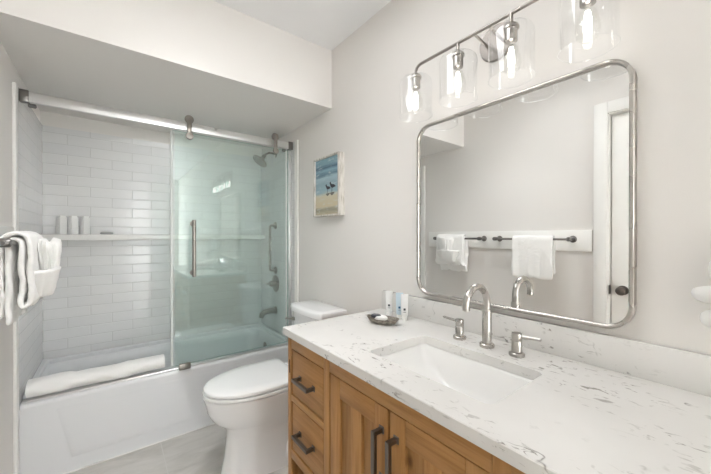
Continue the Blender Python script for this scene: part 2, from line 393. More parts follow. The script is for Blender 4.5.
# shallow raised panel on the apron
b = B()
def apl(i, y): return [(p[0], y, p[1]) for p in ((xa+.14+i*1.0, TT-.055-i), (xb-.14-i, TT-.055-i), (xb-.20-i, .075+i), (xa+.20+i, .075+i))]
loft(b, [apl(0, AY+.001), apl(.006, AY-.001), apl(.03, AY-.0018)], False, True)
obj('apron_panel', b, M['acrylic'], tub)
b = B(); box(b, xa, xb, AY-.007, AY+.001, 0.0, .007, bev=.002); obj('caulk_line', b, M['trim'], tub)
b = B(); lathe(b, [(.0, 0), (.034, 0), (.036, .004), (.030, .009), (.0, .011)], (xb-.0865, 2.64, .325), 'x', 24, False, False, sgn=-1)
obj('overflow_plate', b, M['nickel_dark'], tub)
b = B(); lathe(b, [(.03, 0), (.03, .004), (.02, .008), (.0, .009)], (xb-.27, 2.64, .070), 'z', 20, True, False)
obj('drain', b, M['nickel'], tub)

# ------------------------------------------------------------------ shower enclosure
RY, RZ = 2.308, 1.983
rail = thing('shower_rail', 'long brushed metal rail of the shower door, spanning the tub below the soffit', 'rail', ((XL+XR)/2, RY, RZ))
b = B(); box(b, XL+.012, XR-.012, RY-.011, RY+.011, RZ-.026, RZ+.026, bev=.004); obj('rail_bar', b, M['rail'], rail)
for xx in (XL+.010, XR-.045):
    b = B(); box(b, xx, xx+.035, RY-.018, RY+.018, RZ-.031, RZ+.031, bev=.003); obj('end_bracket', b, M['gunmetal'], rail)
for xx in (XL+.055, XR-.075):
    b = B(); lathe(b, [(.006, -.016), (.011, -.012), (.011, .012), (.006, .016)], (xx, RY+.006, RZ-.040), 'x', 12); obj('rail_stop', b, M['gunmetal'], rail)
GX0 = 0.300
def glass_pane(name, parent, x0, x1, y0, y1, z0, z1):
    b = B(); box(b, x0, x1, y0, y1, z0, z1)
    b.faces.ensure_lookup_table()
    for f in b.faces:
        f.material_index = 0 if abs(f.normal.y) > .5 else 1
    b.normal_update()
    for f in b.faces: f.material_index = 0 if abs(f.normal.y) > .5 else 1
    return obj(name, b, [M['pane'], M['edge']], parent, smooth=False)
sd = thing('sliding_glass_door', 'sliding green tinted glass shower door with vertical pull, hung from the rail by two rollers', 'shower door', (0.70, RY-.02, TT+.03))
DYg = RY-.022
glass_pane('glass_pane', sd, GX0, 1.085, DYg-.004, DYg+.004, TT+.030, RZ-.045)
b = B(); box(b, GX0-.010, GX0+.004, DYg-.007, DYg+.007, TT+.032, RZ-.050, bev=.003); obj('edge_seal', b, M['seal'], sd)
for xx in (0.398, 0.985):
    h = B()
    lathe(h, [(.0, 0), (.026, 0), (.027, .003), (.027, .013), (.024, .017), (.0, .018)], (xx, RY-.013, RZ+.044), 'y', 24, False, False, sgn=-1)
    box(h, xx-.014, xx+.014, DYg-.013, DYg-.005, RZ-.062, RZ+.045, bev=.004)
    lathe(h, [(.0, 0), (.022, 0), (.023, .003), (.023, .012), (.02, .016), (.0, .017)], (xx, DYg-.005, RZ-.066), 'y', 24, False, False, sgn=-1)
    obj('roller', h, M['nickel_dark'], sd)
b = B()
hx, hy = 0.415, DYg-.055
tube(b, [(hx, hy, 1.012), (hx, hy, 1.375)], .011, 14)
for z in (1.035, 1.352):
    tube(b, [(hx, DYg-.004, z), (hx, hy, z)], .009, 12)
    lathe(b, [(.0, 0), (.017, 0), (.017, .006), (.0, .007)], (hx, DYg-.004, z), 'y', 16, False, False, sgn=-1)
obj('pull_handle', b, M['nickel_dark'], sd)
fp = thing('fixed_glass_panel', 'fixed green tinted glass panel behind the sliding shower door', 'glass panel', (0.74, RY+.022, TT))
FYg = RY+.022
glass_pane('glass_pane', fp, GX0+.022, XR-.016, FYg-.004, FYg+.004, TT+.012, RZ-.030)
b = B(); box(b, XR-.030, XR-.0105, FYg-.010, FYg+.010, TT+.004, RZ-.034, bev=.002); obj('wall_channel', b, M['rail'], fp)
b = B(); box(b, XR-.075, XR-.066, DYg-.006, DYg+.010, TT+.034, RZ-.05, bev=.002); obj('side_seal', b, M['seal'], sd)
b = B(); box(b, XL+.014, XR-.014, RY-.010, RY+.030, TT, TT+.010, bev=.002); tr = obj('bottom_track', b, M['rail'])
tag(tr, 'low aluminium track running along the front rim of the bathtub', 'track')
b = B(); box(b, .335, .400, RY-.046, RY-.030, TT+.001, TT+.040, bev=.003); box(b, .345, .390, RY-.031, RY-.011, TT+.001, TT+.012, bev=.003)
tag(obj('door_guide', b, M['nickel_dark']), 'small square metal guide block on the tub rim under the sliding glass door', 'door guide')

# shelf along the back wall
b = B(); box(b, XL+.010, XR-.010, 2.855, YB, 1.242, 1.284, bev=.006)
tag(obj('shower_shelf', b, M['sink']), 'long white shelf along the tiled back wall of the shower', 'shelf')
# three dispenser bottles
for i, x in enumerate((-.270, -.212, -.150)):
    lab = ('leftmost of the three white toiletry bottles on the shower shelf', 'middle of the three white toiletry bottles on the shower shelf', 'rightmost of the three white toiletry bottles on the shower shelf')[i]
    t = thing('toiletry_bottle', lab, 'bottle', (x, 2.905, 1.284), 'toiletry bottles on the shower shelf')
    a = math.radians(34); ca, sa = math.cos(a), math.sin(a)
    def rot(px, py, pz): return (x+px*ca-py*sa, 2.905+px*sa+py*ca, 1.284+pz)
    b = B(); w = .021
    loft(b, [[rot(q[0], q[1], z) for q in rr2(0, 0, 2*w*s, 2*w*s, .004*s, 3)] for z, s in ((0.0005, .96), (.004, 1), (.108, 1), (.115, .94))])
    obj('bottle_body', b, M['bottle'], t)
    b = B()
    loft(b, [[rot(q[0], q[1], z) for q in rr2(0, 0, 2*w*s, 2*w*s, .004*s, 3)] for z, s in ((.115, .8), (.124, .8), (.126, .7))])
    obj('cap', b, M['plastic'], t)
    b = B()
    for dz, hw, hh in ((.060, .006, .006), (.040, .009, .0015), (.034, .007, .0015)):
        v = [b.verts.new(rot(w*1.0+.0006, p, q)) for p, q in ((-hw, dz-hh), (hw, dz-hh), (hw, dz+hh), (-hw, dz+hh))]
        b.faces.new(v)
    obj('printed_mark', b, M['ink'], t)
# wrapped soap on the shelf
b = B(); loft(b, [[(p[0], p[1], z) for p in rr2(-.03, 2.905, .075*s, .042*s, .012*s, 5)] for z, s in ((1.2845, .8), (1.289, 1), (1.297, 1), (1.301, .75))])
tag(obj('soap_bar', b, M['bottlegrey']), 'flat grey wrapped soap bar lying on the shower shelf right of the bottles', 'soap')

# shower fittings on the right end wall
XW = XR-.010
YC = 2.625
t = thing('wall_shower', 'round pewter shower head on a bent arm high on the shower end wall', 'shower head', (XW, YC, 2.0))
b = B(); lathe(b, [(.0, 0), (.028, 0), (.028, .004), (.012, .012), (.0, .012)], (XW, YC, 1.985), 'x', 20, False, False, sgn=-1); obj('wall_flange', b, M['nickel_dark'], t)
b = B(); tube(b, [(XW, YC, 1.985), (XW-.03, YC, 1.99), (XW-.06, YC, 1.988), (XW-.09, YC, 1.972), (XW-.105, YC, 1.955)], .0085, 12); obj('shower_arm', b, M['nickel_dark'], t)
b = B(); lathe(b, [(.0, -.012), (.014, -.010), (.018, 0), (.016, .018), (.020, .026), (.036, .040), (.064, .052), (.068, .060), (.064, .066), (.0, .066)], (0, 0, 0), 'z', 28, False, False)
bmesh.ops.transform(b, matrix=Matrix.Translation((XW-.105, YC, 1.952)) @ Matrix.Rotation(math.radians(180+38), 4, 'Y'), verts=b.verts)
obj('spray_head', b, M['nickel_dark'], t)
t = thing('grab_bar', 'vertical pewter grab bar on the tiled shower end wall', 'grab bar', (XW, YC, 1.17))
b = B(); gx = XW-.052
tube(b, [(XW-.004, YC, 1.365), (XW-.035, YC, 1.365)] + arc((XW-.035, YC, 1.348), .017, PI/2, PI, 5, 'xz') + arc((XW-.035, YC, .992), .017, PI, 1.5*PI, 5, 'xz') + [(XW-.004, YC, .975)], .011, 14); obj('bar', b, M['nickel_dark'], t)
for z in (1.365, .975):
    b = B(); lathe(b, [(.0, 0), (.032, 0), (.033, .005), (.026, .012), (.0, .013)], (XW, YC, z), 'x', 22, False, False, sgn=-1); obj('flange', b, M['nickel_dark'], t)
t = thing('shower_valve', 'round pewter shower valve with lever handle below the grab bar', 'shower valve', (XW, YC, .86))
b = B(); lathe(b, [(.0, 0), (.072, 0), (.074, .004), (.06, .010), (.0, .011)], (XW, YC, .858), 'x', 32, False, False, sgn=-1); obj('trim_plate', b, M['nickel_dark'], t)
b = B(); lathe(b, [(.024, .009), (.024, .05), (.02, .056), (.0, .056)], (XW, YC, .858), 'x', 20, True, False, sgn=-1)
tube(b, [(XW-.045, YC, .858), (XW-.05, YC+.035, .855), (XW-.052, YC+.075, .850)], [.010, .009, .007], 10); obj('lever', b, M['nickel_dark'], t)
t = thing('tub_spout', 'pewter tub spout low on the shower end wall above the bathtub', 'tub spout', (XW, YC, .61))
b = B(); tube(b, [(XW, YC, .625), (XW-.06, YC, .627), (XW-.10, YC, .622), (XW-.125, YC, .606), (XW-.130, YC, .578)], [.026, .024, .023, .021, .019], 18); obj('spout_body', b, M['nickel_dark'], t)
b = B(); lathe(b, [(.0, 0), (.034, 0), (.034, .006), (.026, .010), (.0, .01)], (XW, YC, .625), 'x', 22, False, False, sgn=-1); obj('flange', b, M['nickel_dark'], t)

# ------------------------------------------------------------------ towels
def noise1(x, s): return math.sin(x*1.7+s)+.6*math.sin(x*3.9+2.1*s)+.35*math.sin(x*8.3+.7*s)
def sheet_obj(name, grid, thick, mat, parent=None, levels=2, disp=.004):
    b = B(); rows = [[b.verts.new(p) for p in r] for r in grid]
    for a, c in zip(rows, rows[1:]):
        for i in range(len(a)-1): b.faces.new((a[i], a[i+1], c[i+1], c[i]))
    o = obj(name, b, mat, parent)
    for p in o.data.polygons: p.use_smooth = True
    m = o.modifiers.new('thickness', 'SOLIDIFY'); m.thickness = thick; m.offset = 0
    m = o.modifiers.new('smooth', 'SUBSURF'); m.levels = levels; m.render_levels = levels
    if disp:
        tx = bpy.data.textures.new(name+'_folds', 'CLOUDS'); tx.noise_scale = .045
        d = o.modifiers.new('folds', 'DISPLACE'); d.texture = tx; d.strength = disp; d.texture_coords = 'GLOBAL'; d.mid_level = .5
    return o
BX, BZ = -.285, 1.250
def draped(name, label, y0, y1, zf, zb, amp=.006, thick=.012, ny=14, r=.020, seed=1., gather=0.0):
    grid = []
    for j in range(ny+1):
        s = j/ny; y = y0+(y1-y0)*s; row = []
        prof = []
        for i in range(9): prof.append((BX+r+.004*(1-i/8.), zf+(BZ-zf)*i/8., 1-i/8.))
        for i in range(1, 6): a = PI*i/6; prof.append((BX+r*math.cos(a), BZ+r*math.sin(a)+.002, 0))
        for i in range(8): prof.append((BX-r-.002, BZ-(BZ-zb)*i/7., i/7.*.6))
        for (x, z, w) in prof:
            front = x > BX
            dx = amp*noise1(y*30, seed+(0 if front else 3))*(w**.7)*(1 if front else .25)
            dy = (.5-s)*gather*w*(y1-y0) + .004*noise1(z*20, seed+s*2)*w
            row.append((max(x+dx, XL+.026), y+dy, z+.004*noise1(y*22, seed+9)*w))
        grid.append(row)
    return sheet_obj(name, grid, thick, M['towel'])
def towel_bar(y0, y1, label):
    t = thing('towel_bar', label, 'towel bar', (XL+.016, (y0+y1)/2, BZ), 'towel bars on the white board')
    b = B(); tube(b, [(BX, y0-.018, BZ), (BX, y1+.018, BZ)], .0085, 14); obj('bar', b, M['gunmetal'], t)
    for y in (y0, y1):
        b = B(); lathe(b, [(.0, 0), (.024, 0), (.025, .004), (.022, .010), (.012, .014), (.011, .054), (.015, .060), (.015, .094), (.012, .098), (.0, .099)], (XL+.016, y, BZ), 'x', 20, False, False); obj('bracket', b, M['gunmetal'], t)
towel_bar(1.534, 2.008, 'dark metal towel bar nearer the shower, with the gathered towels on it')
towel_bar(.852, 1.392, 'dark metal towel bar in the mirror right of the other, holding a flat towel')
# flat towel on the bar seen only in the mirror
tag(draped('bath_towel', '', .945, 1.24, .955, .99, .004, .014, seed=2.), 'flat white towel hung over the towel bar at the right in the mirror', 'towel')
# gathered towels on the bar nearer the shower
def strip(name, label, y0, y1, xo, zf, zb, r, seed, thick=.016):
    grid = []
    ny = 8
    for j in range(ny+1):
        s = j/ny; y = y0+(y1-y0)*s; row = []
        bulge = xo*math.sin(PI*(.15+.7*s))
        prof = [(BX+r+bulge*(1-abs(i/8.-.45)), zf+(BZ-zf)*i/8.) for i in range(9)]
        prof += [(BX+r*math.cos(PI*i/6)+ (bulge*.4 if i < 3 else 0), BZ+r*math.sin(PI*i/6)) for i in range(1, 6)]
        prof += [(BX-r, BZ-(BZ-zb)*i/5.) for i in range(6)]
        for q, (x, z) in enumerate(prof):
            row.append((max(x+.004*noise1(z*25+y*17, seed), XL+.028), y+.006*noise1(z*14, seed+1), z))
        grid.append(row)
    return sheet_obj(name, grid, thick, M['towel'], disp=.006)
def thick_towel(y0, y1, zf, zb, label):
    b = B(); ny = 16
    for lay, (fx, bx_, rt, dzf, dzb) in enumerate(((.019, -.014, .016, .0, .0), (.043, -.034, .040, .012, .020))):
        rows = []
        for j in range(ny+1):
            q = j/ny; y = y0+(y1-y0)*q; row = []
            prof = [(BX+fx, zf+dzf+(BZ-.02-zf-dzf)*i/9., 1-i/10.) for i in range(10)]
            prof += [(BX+(fx+bx_)/2+(fx-bx_)/2*math.cos(a), BZ-.005+rt*math.sin(a), 0) for a in [PI*i/8 for i in range(1, 8)]]
            prof += [(BX+bx_, BZ-.02-(BZ-.02-zb-dzb)*i/9., i/10.) for i in range(10)]
            for i, (x, z, w) in enumerate(prof):
                row.append(b.verts.new((max(XL+.03, x+.0042*noise1(z*30+y*16, lay*2.+(i > 12))*(.3+w)), y+.011*noise1(z*13, 2.+(i > 12)+lay*1.7)*w, z+.006*noise1(y*25, 4.+lay)*w)))
            rows.append(row)
        for A, Bq in zip(rows, rows[1:]):
            for i in range(len(A)-1): b.faces.new((A[i], A[i+1], Bq[i+1], Bq[i]))
        # the two layers are one cloth: join them along the front hem
        if lay == 0: hem = [r[0] for r in rows]
        else:
            for i in range(ny): b.faces.new((hem[i], hem[i+1], rows[i+1][0], rows[i][0]))
    o = obj('bath_towel', b, M['towel'], ang=180)
    m = o.modifiers.new('thickness', 'SOLIDIFY'); m.thickness = .017; m.offset = 0
    m = o.modifiers.new('smooth', 'SUBSURF'); m.levels = 2; m.render_levels = 2
    tx = bpy.data.textures.new('towel_folds', 'CLOUDS'); tx.noise_scale = .035
    d = o.modifiers.new('folds', 'DISPLACE'); d.texture = tx; d.strength = .008; d.texture_coords = 'GLOBAL'; d.mid_level = .5
    return tag(o, label, 'towel')
thick_towel(1.668, 1.962, 1.005, .948, 'thick folded white towel draped over the towel bar by the shower')
# washcloth folded into a fan in a pocket
t = thing('washcloth', 'white washcloth folded into a fan in front of the thick towel by the shower', 'washcloth', (-.19, 1.83, 1.02))
def folded(nm, cx_, cy_, secs, pleats, amp, seed, lean=0.0):
    b = B(); loops = []; nu = 72
    for z, a_, b_ in secs:
        lp = []
        for k_ in range(nu):
            ph = 2*PI*k_/nu; f = 1+amp*math.sin(pleats*ph+seed+8*z)+.03*noise1(ph*1.5, seed+z*9)
            x, y = math.cos(ph), math.sin(ph)
            lp.append((max(-.252, cx_+a_*x*f), cy_+b_*y*f+lean*(z-1.1), z+.008*math.sin(2.0*ph+seed)*(z-1.0)/.25))
        loops.append(lp)
    loft(b, loops)
    o = obj(nm, b, M['towel'], t, ang=180)
    tx = bpy.data.textures.new(nm+'_folds', 'CLOUDS'); tx.noise_scale = .025
    d = o.modifiers.new('folds', 'DISPLACE'); d.texture = tx; d.strength = .009; d.texture_coords = 'GLOBAL'; d.mid_level = .5
def lerp_secs(keys, n=14):
    out = []
    for i in range(n):
        q = i/(n-1)*(len(keys)-1); j = min(int(q), len(keys)-2); f = q-j
        out.append(tuple(u+(v-u)*f for u, v in zip(keys[j], keys[j+1])))
    return out
folded('fan', -.206, 1.822, lerp_secs([(1.10, .022, .045), (1.17, .029, .066), (1.235, .034, .078), (1.252, .030, .070), (1.256, .012, .03)], 17), 17, .13, .4)
folded('pocket', -.228, 1.812, lerp_secs([(1.028, .015, .04), (1.034, .034, .072), (1.07, .044, .092), (1.11, .052, .108), (1.138, .056, .116), (1.143, .050, .108), (1.136, .038, .09)], 19), 3, .04, 2.0)
# rolled bath mat on the tub rim
def towel_roll(x0, x1, y, z, r):
    b = B(); n = 26; loops = []
    for i in range(n+1):
        s = i/n; x = x0+(x1-x0)*s
        seg = 30; lp = []
        f = 1 - .10*(s > .72) + .05*math.sin(s*9) - .06*math.exp(-((s-.32)/.05)**2)
        for k in range(seg):
            a = 2*PI*k/seg
            rr_ = r*f*(1+.05*math.sin(a*3+s*14)+.03*math.sin(a*5-s*22))
            # a raised wrap edge winding round the roll
            d = (a - s*5.2) % (2*PI); rr_ += .010*(1-d/(2*PI))
            yy = y+rr_*1.25*math.cos(a); zz = z+rr_*.80*math.sin(a)
            lp.append((x, yy, max(zz, TT+.0102)))
        loops.append(lp)
    loft(b, loops)
    return b
b = towel_roll(XL+.028, .262, 2.362, TT+.052, .047)
tag(obj('rolled_towel', b, M['towel'], ang=60), 'rolled white towel lying along the front rim of the bathtub', 'towel')

# ------------------------------------------------------------------ toilet
TY = 1.757
toi = thing('toilet', 'white two-piece toilet with closed lid between tub and vanity', 'toilet', (.76, TY, 0))
def egg(xf, xb_, hw, z, n=36, sq=2.3, back=None):
    # xf front tip, xb_ back, widest two fifths from the back
    out = []; xm = xb_-(xb_-xf)*.40
    for i in range(n):
        a = 2*PI*i/n; c, s = math.cos(a), math.sin(a)
        y = hw*math.copysign(abs(s)**(2/(2.15 if c < 0 else (back or sq))), s)
        if c < 0: x = xm+(xm-xf)*c
        else: x = xm+(xb_-xm)*math.copysign(abs(c)**(2/(back or sq)), c)
        out.append((x, TY+y, z))
    return out
b = B()
loft(b, [egg(.452, .985, .136, .0, sq=4), egg(.455, .985, .134, .015, sq=4), egg(.472, .975, .122, .10, sq=4), egg(.482, .965, .116, .20, sq=4), egg(.478, .955, .122, .245, sq=3.5), egg(.455, .95, .136, .272, sq=3.3),
         egg(.415, .95, .155, .305, sq=3), egg(.386, .945, .175, .36, sq=3), egg(.378, .945, .182, .405, sq=3), egg(.370, .945, .187, .428, sq=3), egg(.369, .945, .188, .436, sq=3), egg(.376, .94, .182, .4395, sq=3), egg(.44, .90, .13, .440, sq=3)])
obj('bowl', b, M['porc'], toi, ang=60)
# trapway bulge on each side
for sg in (-1, 1):
    b = B()
    tube(b, [(.72, TY+sg*.055, .345), (.78, TY+sg*.085, .31), (.84, TY+sg*.098, .25), (.855, TY+sg*.10, .17), (.81, TY+sg*.10, .10), (.79, TY+sg*.095, .05), (.79, TY+sg*.092, .003)], [.045, .048, .05, .05, .048, .046, .046], 16)
    obj('trapway', b, M['porc'], toi, ang=70)
# deck that joins bowl and tank
b = B(); loft(b, [[(p[0], p[1], z) for p in rr2(1.0, TY, w, h, .03, 5)] for z, w, h in ((.36, .20, .2), (.39, .24, .3), (.43, .25, .34), (.44, .25, .34))])
obj('tank_deck', b, M['porc'], toi)
b = B(); loft(b, [egg(.410, .850, .160, .4396, sq=6), egg(.410, .850, .160, .4455, sq=6), egg(.369, .862, .187, .4460, sq=6), egg(.367, .862, .189, .4480, sq=6), egg(.367, .862, .189, .4575, sq=6), egg(.369, .860, .187, .4595, sq=6)])
obj('seat', b, M['seat'], toi, ang=30)
b = B(); loft(b, [egg(.412, .836, .158, .4597, sq=9), egg(.412, .836, .158, .4655, sq=9), egg(.373, .850, .184, .4660, sq=9), egg(.371, .852, .186, .4680, sq=9), egg(.371, .852, .186, .479, sq=9), egg(.376, .849, .183, .484, sq=9), egg(.390, .842, .174, .488, sq=9), egg(.44, .82, .13, .4915, sq=7), egg(.55, .75, .05, .493, sq=4)])
obj('seat_lid', b, M['seat'], toi, ang=30)
for sg in (-1, 1):
    b = B(); tube(b, [(.868, TY+sg*.075-.025, .463), (.868, TY+sg*.075+.025, .463)], .012, 12); obj('hinge', b, M['seat'], toi)
def tank_loop(x0, x1, hw, z, bow=.022, n=12):
    out = [(x1, TY-hw, z), (x1, TY+hw, z)]
    for i in range(n+1):
        s = 1-2*i/n; out.append((x0-bow*(1-s*s)+.010*(abs(s)**8), TY+hw*s, z))
    return out
b = B(); loft(b, [tank_loop(.985, 1.125, .165, .44), tank_loop(.970, 1.127, .178, .47), tank_loop(.955, 1.128, .188, .62), tank_loop(.952, 1.128, .190, .785)])
obj('tank', b, M['porc'], toi, ang=40)
b = B(); loft(b, [tank_loop(.946, 1.131, .194, .786), tank_loop(.940, 1.132, .198, .790), tank_loop(.940, 1.132, .198, .815), tank_loop(.946, 1.131, .193, .823), tank_loop(.985, 1.12, .15, .826)])
obj('tank_lid', b, M['porc'], toi, ang=50)
b = B(); lathe(b, [(.0, 0), (.013, 0), (.013, .010), (.0, .011)], (.94, TY+.125, .735), 'x', 16, False, False, sgn=-1)
tube(b, [(.926, TY+.125, .735), (.918, TY+.15, .733), (.916, TY+.195, .728)], [.006, .006, .008], 10)
obj('flush_lever', b, M['nickel'], toi)

# ------------------------------------------------------------------ picture on the right wall
PX, PY0, PY1, PZ0, PZ1 = 1.098, 1.603, 1.909, 1.402, 1.792
t = thing('framed_picture', 'framed beach picture with two seabirds on the wall above the toilet', 'picture', (XR, (PY0+PY1)/2, (PZ0+PZ1)/2))
b = B()
fw = .011
for a in ((PY0, PY0+fw, PZ0, PZ1), (PY1-fw, PY1, PZ0, PZ1), (PY0+fw, PY1-fw, PZ0, PZ0+fw), (PY0+fw, PY1-fw, PZ1-fw, PZ1)):
    box(b, PX, XR, *a, bev=.002)
obj('frame', b, M['frame'], t)
b = B()
box(b, PX+.014, PX+.022, PY0+fw, PY1-fw, PZ0+fw, PZ1-fw, mi=0)
def bird(cy, cz, s, fl):
    body = [(-1.0, .10), (-.55, .42), (.05, .50), (.42, .62), (.52, .95), (.78, 1.05), (.92, .86), (1.18, .80), (.92, .72), (.80, .45), (.55, .02), (.1, -.22), (-.45, -.12), (-1.25, .02)]
    legs = [[(.05, -.2), (.13, -.2), (.13, -.95), (.05, -.95)], [(.28, -.16), (.36, -.16), (.38, -.95), (.30, -.95)]]
    shadow = [(-.8, -1.0), (.1, -.98), (.9, -1.05), (.5, -1.45), (.2, -1.6), (-.3, -1.4)]  # shadow below each bird, drawn as part of the print
    for poly, mi in [(body, 1)] + [(l, 1) for l in legs] + [(shadow, 2)]:
        v = [b.verts.new((PX+.0135, cy-fl*p[0]*s, cz+p[1]*s)) for p in poly]
        f = b.faces.new(v); f.material_index = mi
bird(1.742, 1.580, .030, -1); bird(1.690, 1.586, .034, -1)
obj('beach_print', b, [M['print'], paint('bird_dark', srgb(58, 58, 64), .6, 0), paint('printed_bird_shadow', srgb(112, 110, 104), .6, 0)], t, smooth=False)

# ------------------------------------------------------------------ vanity cabinet
VX, VY1, VY0, VT = .582, 1.222, -.032, .862
VB = 1.125
t = thing('vanity_cabinet', 'honey brown wooden vanity with drawers, open cubby and two plank doors', 'vanity', (.85, .595, 0))
FT = .022                                  # face frame thickness
for nm, a in (('side_panel', (VX+FT, VB, VY1-.02, VY1, .0, VT-.001)), ('side_panel', (VX+FT, VB, VY0, VY0+.02, .0, VT-.001)), ('back_panel', (VB-.012, VB, VY0+.02, VY1-.02, .10, VT-.001)), ('bottom_panel', (VX+FT, VB-.012, VY0+.02, VY1-.02, .11, .138))):
    bx(nm, M['woodV'], t, *a)
b = B(); box(b, VX+FT+.004, VB-.02, .302, .925, .152, .66); obj('cavity_shade_block', b, M['gap'], t)  # solid block; the shade behind the doors is put into its colour
ST = [(VY1-.030, VY1), (.905, .942), (.288, .325), (VY0, VY0+.03)]
b = B()
for y0, y1 in ST:
    b = B(); box(b, VX, VX+FT, y0, y1, .0, VT-.001, bev=.0015); obj('face_stile', b, M['woodV'], t)
FR = []
for y0, y1 in ((.942, VY1-.030), (.325, .905), (VY0+.03, .288)): FR += [(y0, y1, .812, VT-.001), (y0, y1, .10, .14)]
for y0, y1 in ((.942, VY1-.030), (VY0+.03, .288)):
    for z0, z1 in ((.598, .622), (.362, .398)): FR.append((y0, y1, z0, z1))
for f_ in FR:
    b = B(); box(b, VX, VX+FT, *f_, bev=.0015); obj('face_rail', b, M['woodH'], t)
def handle(parent, p0, p1, out=.030, r=.0065):
    b = B(); p0 = Vector(p0); p1 = Vector(p1); d = (p1-p0).normalized(); o = Vector((-out, 0, 0))
    wv_ = d.cross(Vector((1, 0, 0)))
    def bar(a, c, hw):
        dd = (c-a).normalized(); s1 = dd.cross(Vector((1, 0, 0))) if abs(dd.x) < .9 else d; s2 = dd.cross(s1)
        loft(b, [[q+s1*u*hw+s2*v*hw for u, v in ((-1, -1), (1, -1), (1, 1), (-1, 1))] for q in (a, c)])
    bar(p0+o-d*r, p1+o+d*r, r)
    bar(p0, p0+o, r*.95); bar(p1, p1+o, r*.95)
    for p in (p0, p1): bar(p, p+Vector((-.004, 0, 0)), r*1.5)
    bmesh.ops.bevel(b, geom=list(b.edges), offset=.0012, segments=1, affect='EDGES')
    return obj('handle', b, M['bronze'], parent)
def drawer(y0, y1, z0, z1):
    g = .006
    b = B(); box(b, VX+.003, VX+.020, y0+g, y1-g, z0+g, z1-g, bev=.0012); box(b, VX+.0195, VB-.03, y0+.02, y1-.02, z0+.01, z1-.012)
    d = obj('drawer', b, M['woodH'], t)
    ym, zm = (y0+y1)/2, (z0+z1)/2
    handle(d, (VX+.004, ym-.052, zm-.004), (VX+.004, ym+.052, zm-.004))
for y0, y1 in ((.942, VY1-.030), (VY0+.03, .288)):
    drawer(y0, y1, .622, .812); drawer(y0, y1, .398, .598)
    b = B(); box(b, VX+FT, VB-.03, y0-.003, y1+.003, .14, .155)
    obj('cubby_shelf', b, M['woodX'], t)
    for ya_ in (y1+.002, y0-.008):
        b = B(); box(b, VX+FT, VB-.013, ya_, ya_+.006, .155, .39); obj('cubby_side', b, M['woodP'], t)
def vdoor(y0, y1, hy):
    g = .0040; y0 += g; y1 -= g; z0, z1 = .14+g, .812-g; sw = .055
    b = B()
    box(b, VX+.002, VX+.021, y0, y0+sw, z0, z1, bev=.002); box(b, VX+.002, VX+.021, y1-sw, y1, z0, z1, bev=.002)
    ym = (y0+y1)/2
    box(b, VX+.002, VX+.020, ym-.026, ym+.026, z0+sw+.005, z1-sw-.005, bev=.0015)
    d = obj('door', b, M['woodV'], t)
    b = B(); box(b, VX+.002, VX+.021, y0+sw, y1-sw, z1-sw-.008, z1, bev=.002); obj('top_rail', b, M['woodH'], d)
    b = B(); box(b, VX+.002, VX+.021, y0+sw, y1-sw, z0, z0+sw+.008, bev=.002); obj('bottom_rail', b, M['woodH'], d)
    b = B(); box(b, VX+.012, VX+.017, y0+sw-.004, y1-sw+.004, z0+sw, z1-sw); obj('panel', b, M['woodP'], d)
    handle(d, (VX+.003, hy, .615), (VX+.003, hy, .745))
vdoor(.615, .905, .643); vdoor(.325, .615, .587)
b = B(); box(b, VX-.0008, VX+.004, VY1-.020, VY1-.012, .708, .762, bev=.0005); obj('catch_slot', b, M['gap'], t)

# countertop with sink cut-out and backsplash
CX0, CX1, CY0, CY1, CZ0, CZ1 = .567, XR-.002, -.055, 1.240, .862, .892
SX0, SX1, SY0, SY1 = .672, .950, .378, .808
ct = thing('countertop', 'white speckled quartz countertop with backsplash on the wooden vanity', 'countertop', (.85, .6, CZ0))
b = B()
hole = rr2((SX0+SX1)/2, (SY0+SY1)/2, SX1-SX0, SY1-SY0, .022, 5)
outer = [(CX0, CY0), (CX1, CY0), (CX1, CY1), (CX0, CY1)]
def ring(z, pts): return [b.verts.new((p[0], p[1], z)) for p in pts]
ins = .0022
ot = ring(CZ1, [(CX0+ins, CY0+ins), (CX1-ins, CY0+ins), (CX1-ins, CY1-ins), (CX0+ins, CY1-ins)]); om = ring(CZ1-ins, outer); ob = ring(CZ0, outer)
ht = ring(CZ1, hole); hb = ring(CZ0, hole)
for A, Bq in ((ot, om), (om, ob), (ht, hb)):
    for i in range(len(A)): b.faces.new((A[i], A[(i+1) % len(A)], Bq[(i+1) % len(A)], Bq[i]))
for o_, h_ in ((ot, ht), (ob, hb)):
    es = [b.edges.get((o_[i], o_[(i+1) % 4])) for i in range(4)] + [b.edges.get((h_[i], h_[(i+1) % len(h_)])) for i in range(len(h_))]
    bmesh.ops.triangle_fill(b, use_beauty=True, use_dissolve=False, edges=es)
obj('slab', b, M['quartz'], ct, ang=25)
bx('backsplash', M['quartz'], ct, CX1-.021, CX1, CY0, CY1-.002, CZ1, .987, bev=.002)
sk = thing('sink', 'white rectangular undermount sink in the quartz countertop', 'sink', ((SX0+SX1)/2, (SY0+SY1)/2, .72))
b = B()
cx, cy = (SX0+SX1)/2, (SY0+SY1)/2; w0, h0 = SX1-SX0, SY1-SY0
def sl(dx, dy, r, z, ox=0): return [(p[0]+ox, p[1], z) for p in rr2(cx, cy, w0-2*dx, h0-2*dy, r, 6)]
loft(b, [sl(-.02, -.02, .03, CZ0-.012), sl(-.02, -.02, .03, CZ0-.0008), sl(-.003, -.003, .025, CZ0-.0008), sl(.002, .002, .025, CZ0-.008), sl(.006, .03, .035, .80), sl(.014, .07, .045, .765), sl(.03, .11, .05, .742), sl(.06, .15, .05, .732), sl(.1, .19, .02, .728)], False, True)
loft(b, [sl(-.02, -.02, .03, CZ0-.012), sl(-.01, 0, .04, .78), sl(.02, .07, .05, .722), sl(.1, .18, .02, .715)], False, True)
